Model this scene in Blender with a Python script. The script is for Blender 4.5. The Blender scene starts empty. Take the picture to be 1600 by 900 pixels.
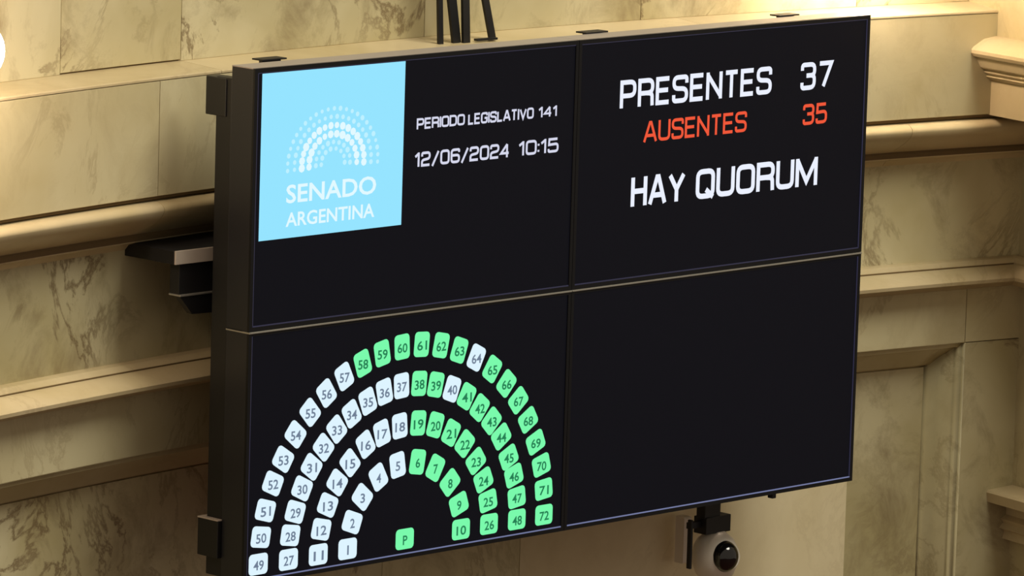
import bpy, bmesh, math, random
from mathutils import Vector, Matrix
random.seed(7)
scene = bpy.context.scene
COL = scene.collection

# ------------------------------------------------------------------ camera
FPX = 9105.6
CAM = Vector((-10.25683, -10.92433, 3.19141))
RIGHT = Vector((0.70025581, -0.71325195, 0.03022345))
DOWN = Vector((-0.09102519, -0.13119706, -0.98716855))
FWD = Vector((0.70806512, 0.68851942, -0.1567954))
cd = bpy.data.cameras.new('camera'); cd.sensor_width = 36.0; cd.lens = FPX / 1600 * 36.0
cd.clip_start = 0.1; cd.clip_end = 200
cam = bpy.data.objects.new('camera', cd); COL.objects.link(cam)
m = Matrix.Identity(4)
for i in range(3):
    m[i][0] = RIGHT[i]; m[i][1] = -DOWN[i]; m[i][2] = -FWD[i]; m[i][3] = CAM[i]
cam.matrix_world = m
scene.camera = cam

# ------------------------------------------------------------------ light
w = bpy.data.worlds.new('world'); scene.world = w; w.use_nodes = True
w.node_tree.nodes['Background'].inputs[0].default_value = (1.0, 0.86, 0.68, 1)
w.node_tree.nodes['Background'].inputs[1].default_value = 0.33
def area(name, loc, target, size, power, color):
    l = bpy.data.lights.new(name, 'AREA'); l.shape = 'DISK'; l.size = size; l.energy = power; l.color = color
    o = bpy.data.objects.new(name, l); COL.objects.link(o); o.location = loc
    o.rotation_euler = (Vector(target) - Vector(loc)).to_track_quat('-Z', 'Y').to_euler()
    return o
area('chamber_ceiling_light', (2.3, -4.2, 7.6), (1.2, 0.4, 0.6), 4.2, 590, (1.0, 0.96, 0.81))
vs = scene.view_settings
vs.view_transform = 'Standard'; vs.look = 'None'; vs.exposure = 0.0; vs.gamma = 1.0
vs.use_curve_mapping = False

# ------------------------------------------------------------------ pixel helpers (1600x900 frame)
def ray(px, py):
    return RIGHT * ((px - 800) / FPX) + DOWN * ((py - 450) / FPX) + FWD
def on_axis(px, py, ax, v):
    d = ray(px, py); return CAM + d * ((v - CAM[ax]) / d[ax])
WX, WY, WR = 1.2, -9.75, 10.25            # the chamber wall is part of a drum
def on_wall(px, py, p=0.0):
    d = ray(px, py); ox, oy = CAM.x - WX, CAM.y - WY; r = WR - p
    a = d.x * d.x + d.y * d.y; b = ox * d.x + oy * d.y; c = ox * ox + oy * oy - r * r
    return CAM + d * ((-b + math.sqrt(b * b - a * c)) / a)
def s_of(v): return WR * math.atan2(v.x - WX, v.y - WY)
def pt(s, p, z):
    t = s / WR; r = WR - p
    return Vector((WX + r * math.sin(t), WY + r * math.cos(t), z))

# ------------------------------------------------------------------ materials
def srgb(r, g, b):
    f = lambda c: (c / 255 / 12.92) if c / 255 <= 0.04045 else ((c / 255 + 0.055) / 1.055) ** 2.4
    return (f(r), f(g), f(b), 1)
def mat(name, col, rough=0.5, metal=0.0, spec=0.5, emit=None, es=1.0):
    mt = bpy.data.materials.new(name); mt.use_nodes = True
    b = mt.node_tree.nodes['Principled BSDF']
    b.inputs['Base Color'].default_value = col; b.inputs['Roughness'].default_value = rough
    b.inputs['Metallic'].default_value = metal; b.inputs['Specular IOR Level'].default_value = spec
    if emit:
        b.inputs['Emission Color'].default_value = emit; b.inputs['Emission Strength'].default_value = es
    return mt
def glow(name, col, strength=1.0):
    mt = bpy.data.materials.new(name); mt.use_nodes = True
    nt = mt.node_tree; nt.nodes.clear()
    e = nt.nodes.new('ShaderNodeEmission'); o = nt.nodes.new('ShaderNodeOutputMaterial')
    e.inputs[0].default_value = col; e.inputs[1].default_value = strength
    nt.links.new(e.outputs[0], o.inputs[0]); return mt
def marble(name, light, dark, vein, scale=1.0, rough=0.38, veins=1.0):
    mt = bpy.data.materials.new(name); mt.use_nodes = True
    nt = mt.node_tree; N = nt.nodes; L = nt.links; b = N['Principled BSDF']
    tc = N.new('ShaderNodeTexCoord'); oi = N.new('ShaderNodeObjectInfo')
    mul = N.new('ShaderNodeVectorMath'); mul.operation = 'SCALE'; mul.inputs[0].default_value = (17.3, 9.1, 23.7)
    L.new(oi.outputs['Random'], mul.inputs['Scale'])
    add = N.new('ShaderNodeVectorMath'); add.operation = 'ADD'
    L.new(tc.outputs['Object'], add.inputs[0]); L.new(mul.outputs[0], add.inputs[1])
    rot = N.new('ShaderNodeMapping'); rot.inputs['Rotation'].default_value = (0.3, 0.7, 0.2)
    rot.inputs['Scale'].default_value = (1.3, 1.3, 1.0); L.new(add.outputs[0], rot.inputs[0])
    def noise(sc, det, dist, rgh=0.55):
        n = N.new('ShaderNodeTexNoise'); n.inputs['Scale'].default_value = sc * scale
        n.inputs['Detail'].default_value = det; n.inputs['Distortion'].default_value = dist
        n.inputs['Roughness'].default_value = rgh; L.new(rot.outputs[0], n.inputs['Vector']); return n
    cloud = noise(1.7, 4, 0.6); patch = noise(4.2, 8, 0.5, 0.7); vn = noise(2.3, 10, 0.7, 0.66)
    mask = noise(1.3, 2, 0.3)
    def ramp(src, stops):
        r = N.new('ShaderNodeValToRGB'); e = r.color_ramp.elements
        e[0].position, e[0].color = stops[0]; e[1].position, e[1].color = stops[-1]
        for q in stops[1:-1]:
            k = e.new(q[0]); k.color = q[1]
        L.new(src, r.inputs[0]); return r
    base = ramp(cloud.outputs['Fac'], [(0.32, dark), (0.62, light)])
    g = lambda v: (v, v, v, 1)
    vr = ramp(vn.outputs['Fac'], [(0.47, g(0)), (0.497, g(0.9)), (0.525, g(0))])
    mr = ramp(mask.outputs['Fac'], [(0.42, g(0)), (0.60, g(veins))])
    pr = ramp(patch.outputs['Fac'], [(0.50, g(0)), (0.72, g(0.62 * veins))])
    mm = N.new('ShaderNodeMath'); mm.operation = 'MULTIPLY'; L.new(vr.outputs[0], mm.inputs[0]); L.new(mr.outputs[0], mm.inputs[1])
    mx = N.new('ShaderNodeMath'); mx.operation = 'MAXIMUM'; L.new(mm.outputs[0], mx.inputs[0]); L.new(pr.outputs[0], mx.inputs[1])
    mix = N.new('ShaderNodeMix'); mix.data_type = 'RGBA'
    L.new(mx.outputs[0], mix.inputs['Factor']); L.new(base.outputs[0], mix.inputs['A']); mix.inputs['B'].default_value = vein
    hs = N.new('ShaderNodeHueSaturation'); L.new(mix.outputs['Result'], hs.inputs['Color'])
    mp = N.new('ShaderNodeMapRange'); mp.inputs['To Min'].default_value = 0.92; mp.inputs['To Max'].default_value = 1.07
    L.new(oi.outputs['Random'], mp.inputs['Value']); L.new(mp.outputs[0], hs.inputs['Value'])
    L.new(hs.outputs[0], b.inputs['Base Color']); b.inputs['Roughness'].default_value = rough
    b.inputs['Specular IOR Level'].default_value = 0.35
    return mt
M = {}
M['marble'] = marble('veined_marble', srgb(202, 191, 154), srgb(178, 165, 122), srgb(116, 96, 66))
M['marble_plain'] = marble('plain_marble', srgb(200, 189, 152), srgb(184, 170, 128), srgb(146, 128, 94), veins=0.5)
M['marble_trim'] = marble('moulding_marble', srgb(206, 188, 150), srgb(188, 169, 126), srgb(156, 132, 96), veins=0.3, rough=0.28)
M['marble_light'] = marble('pale_marble', srgb(222, 208, 172), srgb(206, 190, 150), srgb(170, 150, 112), veins=0.25)
M['joint'] = mat('mortar', srgb(112, 92, 60), 0.9)
M['black'] = mat('black_casing', srgb(29, 29, 34), 0.42, 0.0, 0.5)
M['lit_top_sheet'] = mat('lit_top_sheet', srgb(158, 148, 140), 0.4, 0.0, 0.5)
M['steel'] = mat('dark_steel', srgb(19, 18, 19), 0.5, 0.0, 0.5)
M['steel_lit'] = mat('lit_steel', srgb(185, 172, 158), 0.45, 0.0, 0.5)  # paler copy of the steel for faces painted as lit
M['bezel'] = mat('bezel', srgb(15, 15, 18), 0.45, 0.0, 0.3)
M['screen'] = mat('lcd_glass', srgb(5, 5, 7), 0.4, 0.0, 0.1, srgb(12, 12, 18), 1.0)
M['edge'] = mat('screen_edge', srgb(34, 34, 46), 0.4, 0.0, 0.5, srgb(34, 34, 56), 1.0)
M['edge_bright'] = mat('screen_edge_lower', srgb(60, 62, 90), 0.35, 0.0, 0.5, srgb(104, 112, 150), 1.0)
M['lip_and_lit_edge'] = mat('aluminium_lit_edge', srgb(170, 166, 156), 0.35, 0.6)
M['white'] = glow('pixel_white', srgb(236, 241, 255))
M['soft_white'] = glow('pixel_soft_white', srgb(214, 216, 236))
M['red'] = glow('pixel_red', srgb(240, 88, 58))
M['sky'] = glow('pixel_light_blue', srgb(150, 228, 255))
M['logo'] = glow('pixel_logo_white', srgb(226, 249, 255))
M['logo_faint'] = glow('pixel_logo_faint', srgb(190, 240, 255))
M['tile_white'] = glow('pixel_seat_white', srgb(222, 244, 255))
M['tile_green'] = glow('pixel_seat_green', srgb(122, 250, 172))
M['num_white'] = glow('pixel_number_on_white', srgb(112, 128, 150))
M['num_green'] = glow('pixel_number_on_green', srgb(38, 128, 84))
M['cam_white'] = mat('camera_shell', srgb(220, 210, 196), 0.4)
M['glass_black'] = mat('camera_lens', srgb(14, 13, 14), 0.08, 0.0, 0.8)
M['lamp'] = glow('lamp_globe', (1.0, 0.78, 0.60, 1), 75)
M['brass'] = mat('brass', srgb(120, 84, 48), 0.35, 0.8)

# ------------------------------------------------------------------ mesh helpers
def obj(name, verts, faces, material, parent=None, smooth=None):
    me = bpy.data.meshes.new(name); me.from_pydata([tuple(v) for v in verts], [], faces)
    bm = bmesh.new(); bm.from_mesh(me); bmesh.ops.recalc_face_normals(bm, faces=bm.faces); bm.to_mesh(me); bm.free()
    return link(name, me, material, parent, smooth)
def link(name, me, material, parent=None, smooth=None):
    me.materials.append(M[material] if isinstance(material, str) else material)
    if smooth is not None:
        me.polygons.foreach_set('use_smooth', [True] * len(me.polygons)); me.set_sharp_from_angle(angle=math.radians(smooth))
    o = bpy.data.objects.new(name, me); COL.objects.link(o)
    if parent:
        o.parent = parent; o.matrix_parent_inverse = parent.matrix_world.inverted()
    return o
def flat(name, verts, faces, material, parent=None):
    me = bpy.data.meshes.new(name); me.from_pydata([tuple(v) for v in verts], [], faces)
    return link(name, me, material, parent)
def empty(name, loc):
    o = bpy.data.objects.new(name, None); COL.objects.link(o); o.location = loc; o.empty_display_size = 0.05
    o.matrix_world = Matrix.Translation(Vector(loc)); return o
def tag(o, label, cat, group=None):
    o['label'] = label; o['category'] = cat
    if group: o['group'] = group
    return o
def box(name, lo, hi, material, parent=None, bevel=0.0):
    bm = bmesh.new(); bmesh.ops.create_cube(bm, size=1)
    for v in bm.verts:
        v.co = Vector([(lo[i] + hi[i]) / 2 + v.co[i] * (hi[i] - lo[i]) for i in range(3)])
    if bevel: bmesh.ops.bevel(bm, geom=bm.edges[:], offset=bevel, segments=2, affect='EDGES', profile=0.5)
    me = bpy.data.meshes.new(name); bm.to_mesh(me); bm.free()
    return link(name, me, material, parent)
def prism(name, poly, z_dir, material, parent=None, smooth=None):
    n = len(poly); v = [Vector(p) for p in poly] + [Vector(p) + Vector(z_dir) for p in poly]
    f = [tuple(range(n)), tuple(range(2 * n - 1, n - 1, -1))] + [(i, (i + 1) % n, n + (i + 1) % n, n + i) for i in range(n)]
    return obj(name, v, f, material, parent, smooth)
def bar(name, a, b, wx, wy, material, parent=None, xdir=None):
    a, b = Vector(a), Vector(b); d = (b - a).normalized()
    u = Vector(xdir if xdir else (1, 0, 0)); u = (u - d * u.dot(d)).normalized(); v = d.cross(u)
    poly = [a + u * sx * wx / 2 + v * sy * wy / 2 for sx, sy in ((-1, -1), (1, -1), (1, 1), (-1, 1))]
    return prism(name, poly, b - a, material, parent)
def sweep(name, prof, s0, s1, material, parent=None, smooth=30, step=0.06):
    n = max(1, int(math.ceil((s1 - s0) / step))); k = len(prof); v = []; f = []
    for i in range(n + 1):
        s = s0 + (s1 - s0) * i / n
        v += [pt(s, p, z) for p, z in prof]
    for i in range(n):
        for j in range(k):
            j2 = (j + 1) % k
            f.append((i * k + j, i * k + j2, (i + 1) * k + j2, (i + 1) * k + j))
    f.append(tuple(range(k))); f.append(tuple(range(n * k + k - 1, n * k - 1, -1)))
    return obj(name, v, f, material, parent, smooth)
def slab(name, s0, s1, z0, z1, p, material, parent, th=0.03, g=0.0012, ch=0.0012):
    s0 += g; s1 -= g; z0 += g; z1 -= g
    return sweep(name, [(p - th, z0), (p - ch, z0), (p, z0 + ch), (p, z1 - ch), (p - ch, z1), (p - th, z1)], s0, s1, material, parent, 25)
def sphere(name, c, r, material, parent=None, seg=40, scale=(1, 1, 1)):
    bm = bmesh.new(); bmesh.ops.create_uvsphere(bm, u_segments=seg, v_segments=seg // 2, radius=r)
    for v in bm.verts: v.co = Vector((v.co.x * scale[0], v.co.y * scale[1], v.co.z * scale[2])) + Vector(c)
    me = bpy.data.meshes.new(name); bm.to_mesh(me); bm.free()
    return link(name, me, material, parent, 180)
def lathe(name, c, axis, prof, material, parent=None, seg=36, smooth=40):
    axis = Vector(axis).normalized(); u = axis.orthogonal().normalized(); w_ = axis.cross(u); c = Vector(c); v = []; f = []
    for r, h in prof:
        for i in range(seg):
            a = 2 * math.pi * i / seg; v.append(c + axis * h + (u * math.cos(a) + w_ * math.sin(a)) * r)
    for j in range(len(prof) - 1):
        for i in range(seg):
            f.append((j * seg + i, j * seg + (i + 1) % seg, (j + 1) * seg + (i + 1) % seg, (j + 1) * seg + i))
    f.append(tuple(range(seg))); f.append(tuple(range((len(prof) - 1) * seg, len(prof) * seg)))
    return obj(name, v, f, material, parent, smooth)

# ------------------------------------------------------------------ the wall
SL, SR = -4.6, 4.6
ZT, ZB = 3.6, -3.2
PU, PF, PM, PD = 0.0, 0.14, 0.03, 0.05     # how far each band stands out: upper wall, frieze, middle wall, dado
core = [(-0.25, ZB), (PD - 0.13, ZB), (PD - 0.13, 0.46), (PD - 0.02, 0.465), (PM - 0.008, 0.49), (PM - 0.008, 0.90), (0.07, 0.96), (PF - 0.008, 1.0), (PF - 0.008, 1.312),
        (PU - 0.008, 1.325), (PU - 0.008, ZT), (-0.25, ZT)]
wall = sweep('wall_back', core, SL, SR, 'joint', None, 30)
wall['kind'] = 'structure'; wall['label'] = 'curved chamber wall faced with veined beige marble slabs'
def row(cuts, z0, z1, p, material):
    for a, b in zip(cuts[:-1], cuts[1:]): slab('marble_slab', a, b, z0 + (0.004 if (p == PU and a == -1.536) else 0), z1, p, material, wall)
PIER = 2.02
# upper wall, joints where the photograph shows them
row([SL, -3.2, -2.1, -1.536, -1.055, -0.09, 0.76, 1.60, 2.6, 3.6, SR], 1.331, 2.25, PU, 'marble')
row([SL, -3.6, -2.5, -1.4, -0.3, 0.8, 1.9, 3.0, SR], 2.25, ZT, PU, 'marble')
row([SL, -3.3, -2.3, -1.297, -0.25, 0.78, 1.25, 2.3, 3.4, SR], 1.006, 1.3125, PF, 'marble_plain')
row([SL, -3.4, -2.25, -0.95, 0.3, 1.45, 2.4, 3.4, SR], 0.545, 0.872, PM, 'marble')

def blocks(name, prof, cuts, material, label, inset=0.004):
    cz = sum(z for p, z in prof) / len(prof); cp = sum(p for p, z in prof) / len(prof)
    zs = [z for p, z in prof]; hz = (max(zs) - min(zs)) / 2; ps = [p for p, z in prof]; hp = (max(ps) - min(ps)) / 2
    inner = [(cp + (p - cp) * (1 - inset / hp), cz + (z - cz) * (1 - inset / hz)) for p, z in prof]
    t = sweep(name, inner, cuts[0], cuts[-1], 'joint'); t['kind'] = 'structure'; t['label'] = label
    for a, b in zip(cuts[:-1], cuts[1:]): sweep('moulding_block', prof, a + 0.0008, b - 0.0008, material, t)
    return t
# ledge on top of the frieze
blocks('trim_1', [(-0.03, 1.300), (0.138, 1.3125), (0.1415, 1.3135), (0.1415, 1.3185), (0.139, 1.3215), (-0.03, 1.3345)],
       [SL, -3.3, -2.3, -1.05, -0.12, 0.9, 2.2, 3.4, SR], 'marble_trim', 'narrow pale marble ledge above the frieze slabs')
# roll moulding
roll = [(0.0, 0.994), (0.118, 0.994)]
for i in range(0, 13):                     # swells out just under the groove, then falls back to the fillet
    a = math.radians(80 - i * 7.5)
    roll.append((0.128 + 0.036 * math.cos(a), 0.972 + 0.021 * math.sin(a)))
for i in range(1, 9):
    t = i / 8; roll.append((0.164 - 0.094 * t ** 1.25, 0.966 - 0.066 * t ** 0.9))
roll += [(0.064, 0.896), (0.068, 0.889), (0.066, 0.876), (0.058, 0.872), (0.045, 0.868), (0.030, 0.852), (0.0, 0.852)]
blocks('trim_2', roll, [SL, -3.3, -2.3, -1.297, -0.25, 0.78, 1.7, 3.0, SR], 'marble_trim', 'rounded beige marble roll moulding')
# lower rail
RAIL = [(0.0, 0.545), (0.030, 0.552), (0.052, 0.548), (0.060, 0.541), (0.064, 0.535), (0.062, 0.530), (0.076, 0.528), (0.098, 0.519), (0.118, 0.507), (0.124, 0.499),
        (0.122, 0.489), (0.112, 0.484), (0.085, 0.480), (0.070, 0.470), (0.052, 0.462), (0.0, 0.455)]
blocks('trim_3', RAIL, [SL, -3.1, -2.15, -0.9, 0.2, 1.3, 2.6, 3.6, SR], 'marble_trim', 'bullnosed pale marble rail above the dado panels')

# dado: frame stones and sunk panels with a stepped moulding
PZ1, PZ0 = 0.296, -1.35
def panel(sa, sb, fields):
    rings = [(0.0, PD), (0.002, PD - 0.010), (0.014, PD - 0.012), (0.016, PD - 0.026), (0.022, PD - 0.030), (0.050, PD - 0.060), (0.074, PD - 0.076), (0.078, PD - 0.090), (0.084, PD - 0.094)]
    # moulding as four mitred lengths
    for side in range(4):
        v = []; f = []
        n = 1 if side in (1, 3) else max(1, int((sb - sa) / 0.06))
        for i in range(n + 1):
            for d, p in rings:
                if side == 0: v.append(pt(sa + d + (sb - sa - 2 * d) * i / n, p, PZ1 - d))
                if side == 2: v.append(pt(sa + d + (sb - sa - 2 * d) * i / n, p, PZ0 + d))
                if side == 1: v.append(pt(sb - d, p, PZ0 + d + (PZ1 - PZ0 - 2 * d) * i / n))
                if side == 3: v.append(pt(sa + d, p, PZ0 + d + (PZ1 - PZ0 - 2 * d) * i / n))
        k = len(rings)
        for i in range(n):
            for j in range(k - 1): f.append((i * k + j, i * k + j + 1, (i + 1) * k + j + 1, (i + 1) * k + j))
        o = obj('panel_moulding', v, f, 'marble_plain', wall, 20)
        sol = o.modifiers.new('thick', 'SOLIDIFY'); sol.thickness = 0.006; sol.offset = -1
        bm = bmesh.new(); bm.from_mesh(o.data)        # normals towards the room
        c = Vector((WX, WY, 0))
        avg = sum(((c - fc.calc_center_median()).dot(fc.normal) for fc in bm.faces))
        if avg < 0: bmesh.ops.reverse_faces(bm, faces=bm.faces[:])
        bm.to_mesh(o.data); bm.free()
    for (a, b, z0, z1, dp, mt) in fields: slab('panel_slab', a, b, z0, z1, PD - 0.090 + dp, mt, wall, 0.02)
IN = 0.082
LP0, LP1 = -3.6, -0.55
RP0, RP1 = 0.30, 2.035
panel(LP0, LP1, [(LP0 + IN, -2.0, PZ0 + IN, PZ1 - IN, 0, 'marble'), (-2.0, LP1 - IN, PZ0 + IN, PZ1 - IN, 0, 'marble')])
panel(RP0, RP1, [(RP0 + IN, 1.665, PZ0 + IN, -0.012, 0.008, 'marble_light'), (RP0 + IN, 1.665, -0.012, PZ1 - IN, 0, 'marble'), (1.665, RP1 - IN, PZ0 + IN, PZ1 - IN, 0, 'marble')])
row([SL, LP0, -2.25, LP1, RP0, 1.3, RP1, 3.2, SR], PZ1, 0.466, PD, 'marble_plain')
for cuts in ([LP1, -0.25, RP0], [SL, LP0], [RP1, 3.2, SR]):
    for a, b in zip(cuts[:-1], cuts[1:]): slab('marble_slab', a, b, PZ0, PZ1, PD, 'marble', wall, 0.12)
row([SL, -3.0, -1.6, -0.2, 1.2, 2.6, SR], ZB, PZ0, PD, 'marble_plain')

# ------------------------------------------------------------------ pier on the right: mouldings return towards the room
PE = 0.75; SE = 3.3
def pier_piece(name, prof, mt, parent, pe=PE):
    poly = list(prof) + [(SE, prof[-1][1]), (SE, prof[0][1])]
    n = len(poly); v = [pt(s, -0.05, z) for s, z in poly] + [pt(s, pe, z) for s, z in poly]
    f = [tuple(range(n)), tuple(range(2 * n - 1, n - 1, -1))] + [(i, (i + 1) % n, n + (i + 1) % n, n + i) for i in range(n)]
    return obj(name, v, f, mt, parent, 30)
# unseen chamber floor, added to keep light from below off the mouldings
M['carpet'] = mat('carpet', srgb(84, 44, 34), 0.95)
fl = box('floor', (-13, -17, ZB - 0.1), (14, 1.2, ZB), 'carpet'); fl['kind'] = 'structure'; fl['label'] = 'unseen dark carpeted chamber floor added to shade the mouldings'
pier = pier_piece('wall_right', [(2.245, ZB), (2.245, 1.02)], 'marble_plain', None)
pier['kind'] = 'structure'; pier['label'] = 'beige marble pier standing out from the wall'
pier_piece('pier_frieze', [(2.02, 1.005), (2.02, 1.112)], 'marble_trim', pier)
pier_piece('pier_cornice', [(2.012, 1.112), (2.000, 1.122), (2.004, 1.128), (1.990, 1.136), (1.994, 1.143), (1.975, 1.152), (1.962, 1.172), (1.960, 1.182), (1.945, 1.186), (1.937, 1.196), (1.937, 1.206), (1.945, 1.214),
                            (1.985, 1.236), (2.03, 1.243)], 'marble_trim', pier)
pier_piece('pier_block', [(2.035, 1.243), (2.035, ZT)], 'marble_plain', pier)
pier_piece('pier_base', [(2.235, -0.33), (2.215, -0.325), (2.22, -0.30), (2.20, -0.29), (2.215, -0.275), (2.205, -0.262), (2.225, -0.25), (2.225, -0.215), (2.15, -0.205), (2.145, -0.175), (2.15, -0.168), (2.245, -0.16)], 'marble_trim', pier)
# the lower rail turns along the pier
pier_piece('rail_return', [(2.245 - p * 0.7, z) for p, z in reversed(RAIL)], 'marble_trim', pier)

# ------------------------------------------------------------------ video wall
W, H, ZS = 2.426, 1.368, 0.676
D = 0.088
XM = W / 2
def pix(px, py, y=0.0):
    v = on_axis(px, py, 1, y); return v.x, v.z
def rect(name, x0, x1, z0, z1, y, material, parent):
    return flat(name, [(x0, y, z0), (x1, y, z0), (x1, y, z1), (x0, y, z1)], [(0, 1, 2, 3)], material, parent)
def display(x0, x1, z0, z1, label, lower, outer_left):
    t = empty('display_panel', ((x0 + x1) / 2, D / 2, z0)); tag(t, label, 'display', 'panels of the video wall')
    g = 0.0008; x0 += g; x1 -= g; z0 += g; z1 -= g
    box('casing', (x0, 0.006, z0), (x1, D, z1), 'black', t, 0.002)
    if not lower: box('lit_top_sheet', (x0, 0.007, z1 - 0.0015), (x1, D, z1 + 0.0012), 'lit_top_sheet', t)  # pale sheet paints the overhead light on the black casing top
    b = 0.011
    v = []; 
    for y in (0.0, 0.0075):
        v += [(x0, y, z0), (x1, y, z0), (x1, y, z1), (x0, y, z1), (x0 + b, y, z0 + b), (x1 - b, y, z0 + b), (x1 - b, y, z1 - b), (x0 + b, y, z1 - b)]
    f = []
    for i in range(4):
        j = (i + 1) % 4
        f += [(i, j, 4 + j, 4 + i), (8 + i, 12 + i, 12 + j, 8 + j), (i, 8 + i, 8 + j, j), (4 + i, 4 + j, 12 + j, 12 + i)]
    obj('bezel', v, f, 'bezel', t)
    scr = box('screen', (x0 + b - 0.001, 0.003, z0 + b - 0.001), (x1 - b + 0.001, 0.0075, z1 - b + 0.001), 'screen', t)
    e = 0.0032
    a0, a1, c0, c1 = x0 + b, x1 - b, z0 + b, z1 - b
    if outer_left: box('edge_strip', (a0, 0.001, c0), (a0 + e, 0.0035, c1), 'edge', t)
    else: box('edge_strip', (a1 - e, 0.001, c0), (a1, 0.0035, c1), 'edge', t)
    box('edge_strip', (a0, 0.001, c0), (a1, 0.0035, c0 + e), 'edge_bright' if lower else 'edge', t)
    if not lower: box('edge_strip', (a0, 0.001, c1 - e * 0.8), (a1, 0.0035, c1), 'edge', t)
    if lower:      # pale strip along the seam paints the panel's lit top edge
        box('seam_lit_edge', (x0, -0.0035, z1 - 0.0042), (x1, 0.03, z1 + 0.0006), 'lip_and_lit_edge', t, 0.001)
        if outer_left: box('seam_lit_edge', (x0 - 0.0012, -0.0035, z1 - 0.0036), (x0 + 0.002, D, z1 + 0.0002), 'lip_and_lit_edge', t)
    return t
p_ul = display(0, XM, ZS, H, 'black display panel showing a light blue senate logo, date and time', False, True)
p_ur = display(XM, W, ZS, H, 'black display panel showing large white and red attendance lettering', False, False)
p_ll = display(0, XM, 0, ZS, 'black display panel showing a half circle of numbered seats', True, True)
p_lr = display(XM, W, 0, ZS, 'blank dark display panel below the attendance lettering', True, False)
Y1, Y2, Y3 = 0.0022, 0.0016, 0.0010

# --- square stroke lettering
r = 0.24
def arcs(pts, closed):
    out = []; n = len(pts)
    for i, q in enumerate(pts):
        rad = q[2] if len(q) > 2 else 0
        if rad == 0 or (not closed and i in (0, n - 1)): out.append((q[0], q[1])); continue
        a = Vector(pts[i - 1][:2]); b = Vector(q[:2]); c = Vector(pts[(i + 1) % n][:2])
        u = (a - b); w_ = (c - b); rr = min(rad, u.length * 0.46, w_.length * 0.46); u.normalize(); w_.normalize()
        p0, p1 = b + u * rr, b + w_ * rr
        for k in range(6):
            t = k / 5; v = p0 * (1 - t) ** 2 + b * 2 * t * (1 - t) + p1 * t * t; out.append((v.x, v.y))
    return out
O_ = [(0, 0, r), (0, 1, r), (1, 1, r), (1, 0, r)]
G = {  # glyph: width, strokes (closed flag, points)
 'P': (.62, [(0, [(0, -.08), (0, 1), (1, 1, r), (1, .43, r), (0, .43)])]),
 'R': (.62, [(0, [(0, -.08), (0, 1), (1, 1, r), (1, .47, r), (0, .47)]), (0, [(.5, .47), (.97, .44, .2), (1, -.08)])]),
 'E': (.56, [(0, [(1, 1), (0, 1), (0, 0), (1, 0)]), (0, [(0, .52), (.92, .52)])]),
 'S': (.62, [(0, [(1, .74), (1, 1, r), (0, 1, r), (0, .54, r), (1, .49, r), (1, 0, r), (0, 0, r), (0, .26)])]),
 'N': (.64, [(0, [(0, -.08), (0, 1.08)]), (0, [(0, .97), (1, .03)]), (0, [(1, -.08), (1, 1.08)])]),
 'T': (.58, [(0, [(0, 1), (1, 1)]), (0, [(.5, 1), (.5, -.08)])]),
 'A': (.70, [(0, [(-.03, -.07), (.44, 1), (.56, 1), (1.03, -.07)]), (0, [(.18, .28), (.82, .28)])]),
 'U': (.62, [(0, [(0, 1.08), (0, 0, r), (1, 0, r), (1, 1.08)])]),
 'H': (.62, [(0, [(0, -.08), (0, 1.08)]), (0, [(1, -.08), (1, 1.08)]), (0, [(0, .52), (1, .52)])]),
 'Y': (.68, [(0, [(0, 1), (.5, .42), (1, 1)]), (0, [(.5, .45), (.5, -.08)])]),
 'O': (.64, [(1, O_)]), 'Q': (.64, [(1, O_), (0, [(.55, .26), (1.02, -.06)])]),
 'M': (.80, [(0, [(0, -.08), (0, 1.08)]), (0, [(.02, .98), (.5, .12), (.98, .98)]), (0, [(1, 1.08), (1, -.08)])]),
 'I': (.0, [(0, [(0, -.08), (0, 1.08)])]), 'D': (.62, [(1, [(0, 0), (0, 1), (1, 1, r * 1.3), (1, 0, r * 1.3)])]),
 'L': (.50, [(0, [(0, 1), (0, 0), (1, 0)])]), 'V': (.66, [(0, [(0, 1), (.5, 0), (1, 1)])]),
 'G': (.62, [(0, [(1, .74), (1, 1, r), (0, 1, r), (0, 0, r), (1, 0, r), (1, .48), (.55, .48)])]),
 '0': (.58, [(1, O_)]), '1': (.30, [(0, [(0, .74), (.85, 1)]), (0, [(.85, 1.08), (.85, -.08)])]),
 '2': (.58, [(0, [(0, .72), (0, 1, r), (1, 1, r), (1, .52, r), (0, .42, r), (0, 0), (1, 0)])]),
 '3': (.58, [(0, [(0, .76), (0, 1, r), (1, 1, r), (1, .53, r * .8), (.35, .53)]), (0, [(.35, .53), (1, .53, r * .8), (1, 0, r), (0, 0, r), (0, .24)])]),
 '4': (.60, [(0, [(.78, -.08), (.78, 1)]), (0, [(.78, 1), (0, .28), (1, .28)])]),
 '5': (.58, [(0, [(.95, 1), (.06, 1), (.03, .56), (1, .6, r), (1, 0, r), (0, 0, r), (0, .22)])]),
 '6': (.58, [(0, [(1, .78), (1, 1, r), (0, 1, r), (0, 0, r), (1, 0, r), (1, .55, r), (0, .55)])]),
 '7': (.56, [(0, [(0, 1), (1, 1), (.35, 0)])]),
 '/': (.46, [(0, [(0, -.14), (1, 1.04)])]), ':': (.0, [(0, [(0, .08), (0, .24)]), (0, [(0, .58), (0, .74)])]), ' ': (.20, [])}
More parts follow.
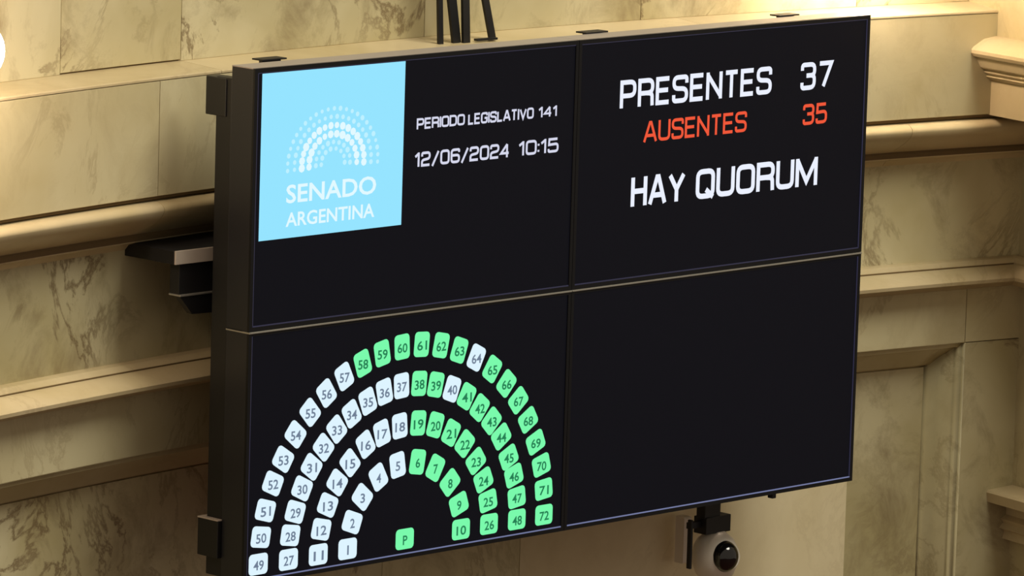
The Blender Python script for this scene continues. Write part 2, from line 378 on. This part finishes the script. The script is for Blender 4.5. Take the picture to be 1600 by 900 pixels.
def ribbon(pts, closed, hw, V, F):
    n = len(pts); base = len(V); P_ = [Vector(q) for q in pts]
    for i in range(n):
        a = P_[i - 1] if (closed or i > 0) else None; c = P_[(i + 1) % n] if (closed or i < n - 1) else None
        d1 = (P_[i] - a).normalized() if a is not None else None; d2 = (c - P_[i]).normalized() if c is not None else None
        d1 = d1 if d1 is not None else d2; d2 = d2 if d2 is not None else d1
        n1 = Vector((-d1.y, d1.x)); n2 = Vector((-d2.y, d2.x)); mm = n1 + n2
        if mm.length < 1e-4: mm = n1.copy()
        mm.normalize(); k = hw / max(0.42, mm.dot(n1))
        V += [P_[i] + mm * k, P_[i] - mm * k]
    for i in range(n if closed else n - 1):
        j = (i + 1) % n; F.append((base + 2 * i, base + 2 * i + 1, base + 2 * j + 1, base + 2 * j))
def text(name, s, quad, stroke, material, parent, gap=0.14, y=Y1):
    bl, tl, tr, br = [Vector(pix(*q)) for q in quad]      # four corners of the line of lettering on the screen plane
    h = ((tl - bl).y + (tr - br).y) / 2; x0 = (bl.x + tl.x) / 2; x1 = (br.x + tr.x) / 2; z0 = (bl.y + br.y) / 2
    hw = stroke * h / 2
    nat = sum(G[c][0] for c in s); ng = len(s) - 1; fixed = 2 * hw * len(s) + gap * h * ng
    k = ((x1 - x0) - fixed) / (nat * h)
    V, F = [], []; x = x0 + hw
    for c in s:
        gw = G[c][0] * k * h
        for cl, pts in G[c][1]:
            a = arcs([((q[0] * gw / h),) + tuple(q[1:]) for q in pts], cl)
            ribbon([(x + u * h, z0 + hw + v * (h - 2 * hw)) for u, v in a], cl, hw, V, F)
        x += gw + 2 * hw + gap * h
    return flat(name, [(v.x, y, v.y) for v in V], F, material, parent)
text('lettering', 'PRESENTES', [(969, 170.5), (970.6, 125.5), (1207, 104), (1207, 146.5)], .165, 'white', p_ur, .09)
text('lettering', '37', [(1250.5, 142), (1253.5, 98.5), (1303, 94), (1301, 137)], .165, 'white', p_ur, .11)
text('lettering', 'AUSENTES', [(1005.4, 222.4), (1008, 190), (1168.6, 173.5), (1167, 206.5)], .15, 'red', p_ur, .09)
text('lettering', '35', [(1254.4, 196), (1256.5, 163), (1294, 160), (1292.5, 192.4)], .155, 'red', p_ur, .11)
text('lettering', 'HAY', [(985.6, 324.4), (988, 277), (1077, 267), (1066, 315)], .175, 'white', p_ur, .08)
text('lettering', 'QUORUM', [(1087.5, 311.5), (1089, 265.5), (1279, 244), (1277.5, 290.5)], .175, 'white', p_ur, .08)
def zq(x0, x1, y0l, y1l, y0r, y1r):      # corners read in an enlarged crop
    c = lambda x, y: (630 + x / 5.293, 130 + y / 5.293)
    return [c(x0, y0l), c(x0 + 4, y1l), c(x1, y1r), c(x1, y0r)]
text('lettering', 'PERIODO', zq(115, 515, 387, 292, 345, 254), .19, 'soft_white', p_ul, .05)
text('lettering', 'LEGISLATIVO', zq(540, 1085, 346, 253, 293, 200), .19, 'soft_white', p_ul, .05)
text('lettering', '141', zq(1120, 1280, 289, 197, 272, 180), .19, 'soft_white', p_ul, .08)
text('lettering', '12/06/2024', zq(95, 885, 700, 580, 612, 488), .175, 'soft_white', p_ul, .09)
text('lettering', '10:15', zq(955, 1290, 604, 478, 570, 452), .175, 'soft_white', p_ul, .09)

# --- built-in font lettering
def font_mesh(s):
    c = bpy.data.curves.new('t', 'FONT'); c.body = s; c.resolution_u = 3; c.offset = 0.018
    o = bpy.data.objects.new('t', c); COL.objects.link(o)
    bpy.context.view_layer.update()
    me = bpy.data.meshes.new_from_object(o.evaluated_get(bpy.context.evaluated_depsgraph_get()))
    bpy.data.objects.remove(o); bpy.data.curves.remove(c); me.materials.clear()
    return me
def place_font(name, s, x0, x1, z0, z1, y, material, parent):
    me = font_mesh(s)
    xs = [v.co.x for v in me.vertices]; ys = [v.co.y for v in me.vertices]; a, b, c, d = min(xs), max(xs), min(ys), max(ys)
    for v in me.vertices:
        v.co = Vector((x0 + (v.co.x - a) / (b - a) * (x1 - x0), y, z0 + (v.co.y - c) / (d - c) * (z1 - z0)))
    return link(name, me, material, parent)
def fit_font(name, s, quad, material, parent, y):
    bl, tl, tr, br = [Vector(pix(*q)) for q in quad]
    return place_font(name, s, (bl.x + tl.x) / 2, (br.x + tr.x) / 2, (bl.y + br.y) / 2, (tl.y + tr.y) / 2, y, material, parent)
# --- light blue logo card
q = [Vector(pix(*c)) for c in ((403.5, 377), (412.4, 115.6), (636, 95.3), (626.4, 352))]
BX0, BX1, BZ0, BZ1 = (q[0].x + q[1].x) / 2, (q[2].x + q[3].x) / 2, (q[0].y + q[3].y) / 2, (q[1].y + q[2].y) / 2
card = rect('logo_card', BX0, BX1, BZ0, BZ1, Y1, 'sky', p_ul)
fit_font('card_lettering', 'SENADO', [(448, 317.5), (448, 289.8), (589, 273.8), (588, 304)], 'logo', card, Y2)
fit_font('card_lettering', 'ARGENTINA', [(446.9, 353), (447.5, 331), (585.6, 319), (585.6, 341.3)], 'logo', card, Y2)
lc = Vector(pix(521, 254)); lt = Vector(pix(527, 169)); le = (Vector(pix(591, 246)) - Vector(pix(450, 263))).length / 2
rx, rz = le, lt.y - lc.y
for k, (rad, n, sz, mt) in enumerate([(1.0, 25, .040, 'logo_faint'), (.85, 22, .042, 'logo_faint'), (.69, 18, .062, 'logo'), (.53, 14, .062, 'logo'), (.38, 11, .045, 'logo_faint'), (.26, 8, .04, 'logo_faint')]):
    V, F = [], []
    for i in range(n):
        a = math.radians(-4 + 188 * i / (n - 1)); c = Vector((lc.x - rx * rad * math.cos(a), lc.y + rz * rad * math.sin(a)))
        b0 = len(V); ss = sz * rx * (0.85 + 0.3 * random.random())
        for j in range(8):
            t = j * math.pi / 4; V.append((c.x + ss * math.cos(t), Y2, c.y + ss * math.sin(t)))
        F.append(tuple(range(b0, b0 + 8)))
    flat('logo_dot_arc', V, F, mt, card)

# --- seats: read off the photograph row by row, put on smooth arcs
ROWS = [
 (1, [(544, 857.8), (551.1, 816), (567.1, 776.7), (592.2, 745.6), (622.2, 726.7), (653.3, 721.8), (681.1, 731.1), (704, 754), (717.8, 787.8), (721.1, 827.1)]),
 (11, [(498.2, 866.7), (502.7, 827.3), (512.9, 789.3), (527.8, 754), (547.8, 723.3), (572.2, 694.4), (597.8, 676.7), (625.6, 665.6), (654.4, 661.1), (681.1, 664), (705.6, 676.2), (727.1, 693.3),
       (744.4, 720.4), (756.2, 750), (763.3, 782.7), (764.9, 818.9)]),
 (27, [(451.6, 874.4), (454.4, 836.7), (462.2, 800), (472.9, 763.3), (487.8, 729.6), (506.5, 699), (527.1, 670.7), (550.4, 646.7), (575.6, 627.1), (601.6, 612.2), (628.4, 602.9), (656, 599.3),
       (681.8, 601.1), (707.1, 607.8), (730, 619.3), (750.4, 637.1), (768.9, 657.8), (784, 682.2), (795.6, 714.4), (803.8, 743.3), (808.2, 777.1), (808.4, 811.8)]),
 (49, [(404.4, 881.8), (408.4, 839.6), (415.6, 797.8), (427.3, 755.6), (443.3, 717.8), (462.7, 678.9), (485.6, 644.4), (511.1, 614.4), (538.9, 588.4), (567.8, 567.8), (598.2, 552.2), (629.3, 542.2),
       (660, 538.2), (690, 539.6), (718.4, 547.1), (745.1, 558.9), (770, 576.7), (792.2, 599.3), (810.7, 625.6), (826, 656.2), (837.8, 691.1), (846.7, 726.7), (850.4, 764.4), (850.7, 804.4)])]
WHITE = set(list(range(1, 6)) + list(range(11, 19)) + list(range(27, 38)) + [40] + list(range(49, 58)) + [64])
TW, TH, TR = 0.0565, 0.0685, 0.0115
def seat(c, ang, s, green):
    V = []
    for cx_, cz_, a0 in ((1, 1, 0), (-1, 1, 90), (-1, -1, 180), (1, -1, 270)):
        for k in range(4):
            a = math.radians(a0 + 30 * k); V.append(Vector((cx_ * (TW / 2 - TR) + TR * math.cos(a), cz_ * (TH / 2 - TR) + TR * math.sin(a))))
    ca, sa = math.cos(ang), math.sin(ang)
    o = flat('seat_marker', [(c.x + v.x * ca - v.y * sa, Y1, c.y + v.x * sa + v.y * ca) for v in V], [tuple(range(len(V)))], 'tile_green' if green else 'tile_white', p_ll)
    nw = 0.037 if len(s) == 2 else (0.006 if s == '1' else 0.017)
    nx = c.x + 0.001
    place_font('seat_number', s, nx - nw / 2, nx + nw / 2, c.y - 0.0165, c.y + 0.0095, Y2, 'num_green' if green else 'num_white', o)
for first, pts in ROWS:
    Q = [Vector(pix(*q)) for q in pts]; n = len(Q)
    cx0 = (Q[0].x + Q[-1].x) / 2
    for i, c in enumerate(Q):
        t = Q[min(i + 1, n - 1)] - Q[max(i - 1, 0)]
        ang = math.atan2(t.y, t.x)
        if i == 0 : ang = math.pi / 2
        if i == n - 1: ang = -math.pi / 2
        seat(c, ang, str(first + i), (first + i) not in WHITE)
seat(Vector(pix(633.3, 842.2)), math.pi / 2, 'P', True)

# ------------------------------------------------------------------ mounting frame behind the panels
mf = empty('mounting_frame', (XM, 0.2, 0.0)); tag(mf, 'black steel mounting frame holding the video wall off the marble wall', 'frame')
for z0, z1 in ((0.03, 0.09), (0.60, 0.66), (1.24, 1.30)): box('cross_rail', (0.02, D + 0.001, z0), (W - 0.02, D + 0.045, z1), 'steel', mf, 0.003)
for xr in (0.004, 0.60, 1.19, 1.78, W - 0.04): box('upright', (xr, D + 0.001, 0.01), (xr + 0.036, D + 0.062, H - 0.035), 'steel', mf, 0.003)
def ywall(x): return WY + math.sqrt((WR) ** 2 - (x - WX) ** 2)
# upper corner bracket and lower corner bracket at the left end
a = on_axis(322, 118, 0, 0.0); b = on_axis(322, 178, 0, 0.0)
box('corner_bracket', (0.0, D + 0.02, b.z), (0.05, a.y, a.z), 'steel', mf, 0.002)
a = on_axis(309, 808, 0, -0.012); b = on_axis(309, 866, 0, -0.012)
box('corner_bracket', (-0.012, D + 0.0012, b.z), (0.05, a.y, a.z), 'steel', mf, 0.002)
box('bracket_lit_top', (-0.013, D + 0.0012, a.z), (0.05, a.y + 0.001, a.z + 0.004), 'steel_lit', mf, 0.001)  # pale layer paints the light falling on the bracket top
# wall beam: dark end, pale front, light on the front put into the colour
xb = -0.09
f0 = on_axis(272, 393, 0, xb); f1 = on_axis(272, 414, 0, xb); bk = on_axis(190, 383, 0, xb)
yb = ywall(xb) - PM + 0.01
beam = box('wall_beam', (xb, f0.y, f1.z), (0.55, yb, f0.z), 'steel', mf, 0.0015)
box('beam_lit_face', (xb + 0.001, f0.y - 0.006, f1.z), (0.54, f0.y - 0.0004, f0.z + 0.001), 'steel_lit', beam, 0.001)
g0 = on_axis(278, 416, 1, f0.y + 0.01); g1 = on_axis(278, 460, 1, f0.y + 0.01)
box('beam_bracket', (g0.x, f0.y + 0.004, g1.z), (0.3, f0.y + 0.04, f1.z + 0.001), 'steel', mf, 0.001)
box('bracket_lip', (g0.x - 0.002, f0.y - 0.004, g1.z - 0.005), (0.3, f0.y + 0.042, g1.z), 'lip_and_lit_edge', mf, 0.001)
prism('gusset', [(g0.x, f0.y, g1.z - 0.005), (0.3, f0.y, g1.z - 0.005), (0.3, f0.y, g1.z - 0.065), (g0.x + 0.045, f0.y, g1.z - 0.055)], (0, 0.02, 0), 'steel', mf)
for xs in (0.5, 1.2, 1.9):     # hidden stand-offs to the wall
    box('stand_off', (xs, D + 0.04, 0.60), (xs + 0.05, ywall(xs) - PM + 0.01, 0.65), 'steel', mf)
# hooks over the top edge
for (x0, x1, yy) in ((402, 440, 91), (908, 942, 49), (1211, 1241, 22.5)):
    a = on_axis((x0 + x1) / 2, yy, 2, H + 0.004)
    xa = on_axis(x0, yy, 1, a.y).x; xb_ = on_axis(x1, yy, 1, a.y).x
    box('hook', (xa, a.y - 0.020, H + 0.001), (xb_, a.y + 0.020, H + 0.005), 'steel', mf)
    box('hook_stem', (xa + 0.01, a.y - 0.008, H - 0.1), (xb_ - 0.01, a.y + 0.004, H + 0.001), 'steel', mf)

# small foot under the right panel
a = on_axis(1206, 776, 1, 0.03)
box('levelling_foot', (a.x - 0.008, 0.02, a.z - 0.004), (a.x + 0.008, 0.04, 0.012), 'steel', p_lr, 0.002)

# ------------------------------------------------------------------ steel struts rising from the ledge behind the video wall
sf = empty('support_frame', on_axis(718, 66, 2, 1.325))
tag(sf, 'dark steel bars rising from the ledge behind the video wall', 'frame')
def strut_bar(bx, by, tx, ty, wid, dep=0.009, ext=5.6):
    a = on_axis(bx, by, 2, 1.326)
    s = s_of(a); p = WR - math.hypot(a.x - WX, a.y - WY)
    b = on_wall(tx, ty, p)                         # leans within the plane of the wall
    d = b - a
    tang = pt(s + 0.1, p, 0) - pt(s, p, 0)
    bar('bar', a - Vector((0, 0, 0.003)), a + d * ext, wid, dep, 'steel', sf, tang)
    return a + d * ext, s, p
e1 = strut_bar(688, 68, 687, 0, 0.017)
e2 = strut_bar(713, 66, 706, 0, 0.030); e3 = strut_bar(728, 65.5, 727, 0, 0.026)
e4 = strut_bar(769.5, 61, 758.5, 0, 0.022)
a = on_axis(743, 64, 2, 1.327); b = on_axis(775, 61.5, 2, 1.327)
bar('foot_plate', a + Vector((0, 0, 0.003)), b + Vector((0, 0, 0.003)), 0.006, 0.014, 'steel', sf, (0, 0, 1))
zt_ = min(e[0].z for e in (e1, e2, e3, e4)); ss = [s_of(e[0]) for e in (e1, e2, e3, e4)]; pm = max(e[2] for e in (e1, e2, e3, e4))
sweep('anchor_block', [(-0.004, zt_ - 0.06), (pm + 0.02, zt_ - 0.06), (pm + 0.02, zt_ + 0.02), (-0.004, zt_ + 0.02)], min(ss) - 0.03, max(ss) + 0.03, 'steel', sf)

# ------------------------------------------------------------------ dome camera under the video wall
yc = 0.16
c = on_axis(1117, 871, 1, yc)
ct = empty('dome_camera', (c.x, yc, c.z)); tag(ct, 'small white dome camera with black ball lens under the video wall', 'camera')
zt = on_axis(1108, 806, 1, yc).z
def px_x(x, y): return on_axis(x, y, 1, yc).x
box('drop_bracket', (px_x(1096, 800), yc - 0.015, zt - 0.005), (px_x(1120, 800), yc + 0.02, 0.05), 'steel', ct, 0.002)
box('bracket_head', (px_x(1096, 815), yc - 0.02, on_axis(1110, 832, 1, yc).z), (px_x(1134, 815), yc + 0.03, zt), 'steel', ct, 0.002)
lathe('shell', c, (0, 0, 1), [(rr * 1.05, hh * 1.13) for rr, hh in [(0.001, -0.066), (0.03, -0.06), (0.052, -0.042), (0.063, -0.015), (0.064, 0.01), (0.060, 0.03), (0.050, 0.05), (0.034, 0.062), (0.024, 0.070), (0.001, 0.071)]], 'cam_white', ct, 40, 60)
fdir = (CAM - c).normalized()
rdir = Vector((RIGHT.x, RIGHT.y, 0)).normalized()
lensc = c + fdir * 0.042 + rdir * 0.027 + Vector((0, 0, 0.004))
sphere('lens', lensc, 0.0415, 'glass_black', ct, 36, (1, 1, 1.12))
lathe('lens_ring', lensc - fdir * 0.012, fdir + rdir * 0.25, [(0.030, -0.008), (0.046, -0.008), (0.047, 0.0), (0.045, 0.006), (0.038, 0.006), (0.030, 0.0)], 'cam_white', ct, 40)
xl0, xl1 = px_x(1076, 840), px_x(1088, 840)
zz0, zz1 = on_axis(1082, 888, 1, yc).z, on_axis(1082, 812, 1, yc).z
box('side_plate', (xl0 + 0.004, yc - 0.006, zz0), (xl0 + 0.012, yc + 0.010, zz1), 'steel', ct, 0.002)
box('plate_link', (xl0 + 0.005, yc + 0.0, zt - 0.03), (px_x(1100, 800), yc + 0.015, zt - 0.012), 'steel', ct)
# slim pale box on the wall beside the camera
wa = on_wall(1062, 880, 0.02); wb = on_wall(1076, 806, 0.02)
sa, sb = s_of(wa), s_of(wb)
jb = sweep('junction_box', [(-0.004, wa.z), (0.03, wa.z), (0.034, wa.z + 0.004), (0.034, wb.z - 0.004), (0.03, wb.z), (-0.004, wb.z)], sa, sb, 'cam_white')
tag(jb, 'slim pale junction box on the wall beside the dome camera', 'box')

# ------------------------------------------------------------------ wall lamps
def sconce(c, label, rad=0.078):
    s = s_of(c); p = WR - math.hypot(c.x - WX, c.y - WY)
    t = empty('wall_lamp', pt(s, 0, c.z)); tag(t, label, 'lamp', 'globe lamps on the upper wall')
    sphere('globe', c, rad, 'lamp', t)
    n = (pt(s, 1, 0) - pt(s, 0, 0))
    lathe('back_plate', pt(s, -0.002, c.z + 0.16), n, [(0.06, 0), (0.06, 0.01), (0.045, 0.02), (0.02, 0.026)], 'brass', t)
    bar('arm', pt(s, 0.01, c.z + 0.16), pt(s, p, c.z + 0.16), 0.016, 0.016, 'brass', t, (0, 0, 1))
    lathe('cap', c + Vector((0, 0, rad - 0.006)), (0, 0, 1), [(0.034, 0.0), (0.036, 0.008), (0.03, 0.02), (0.012, 0.035), (0.010, 0.09), (0.001, 0.095)], 'brass', t)
sconce(on_wall(-42, 79, 0.30), 'glowing globe lamp on the wall above the frieze ledge')
sconce(on_wall(1372, -85, 0.17), 'glowing globe lamp above the ledge beside the marble pier')
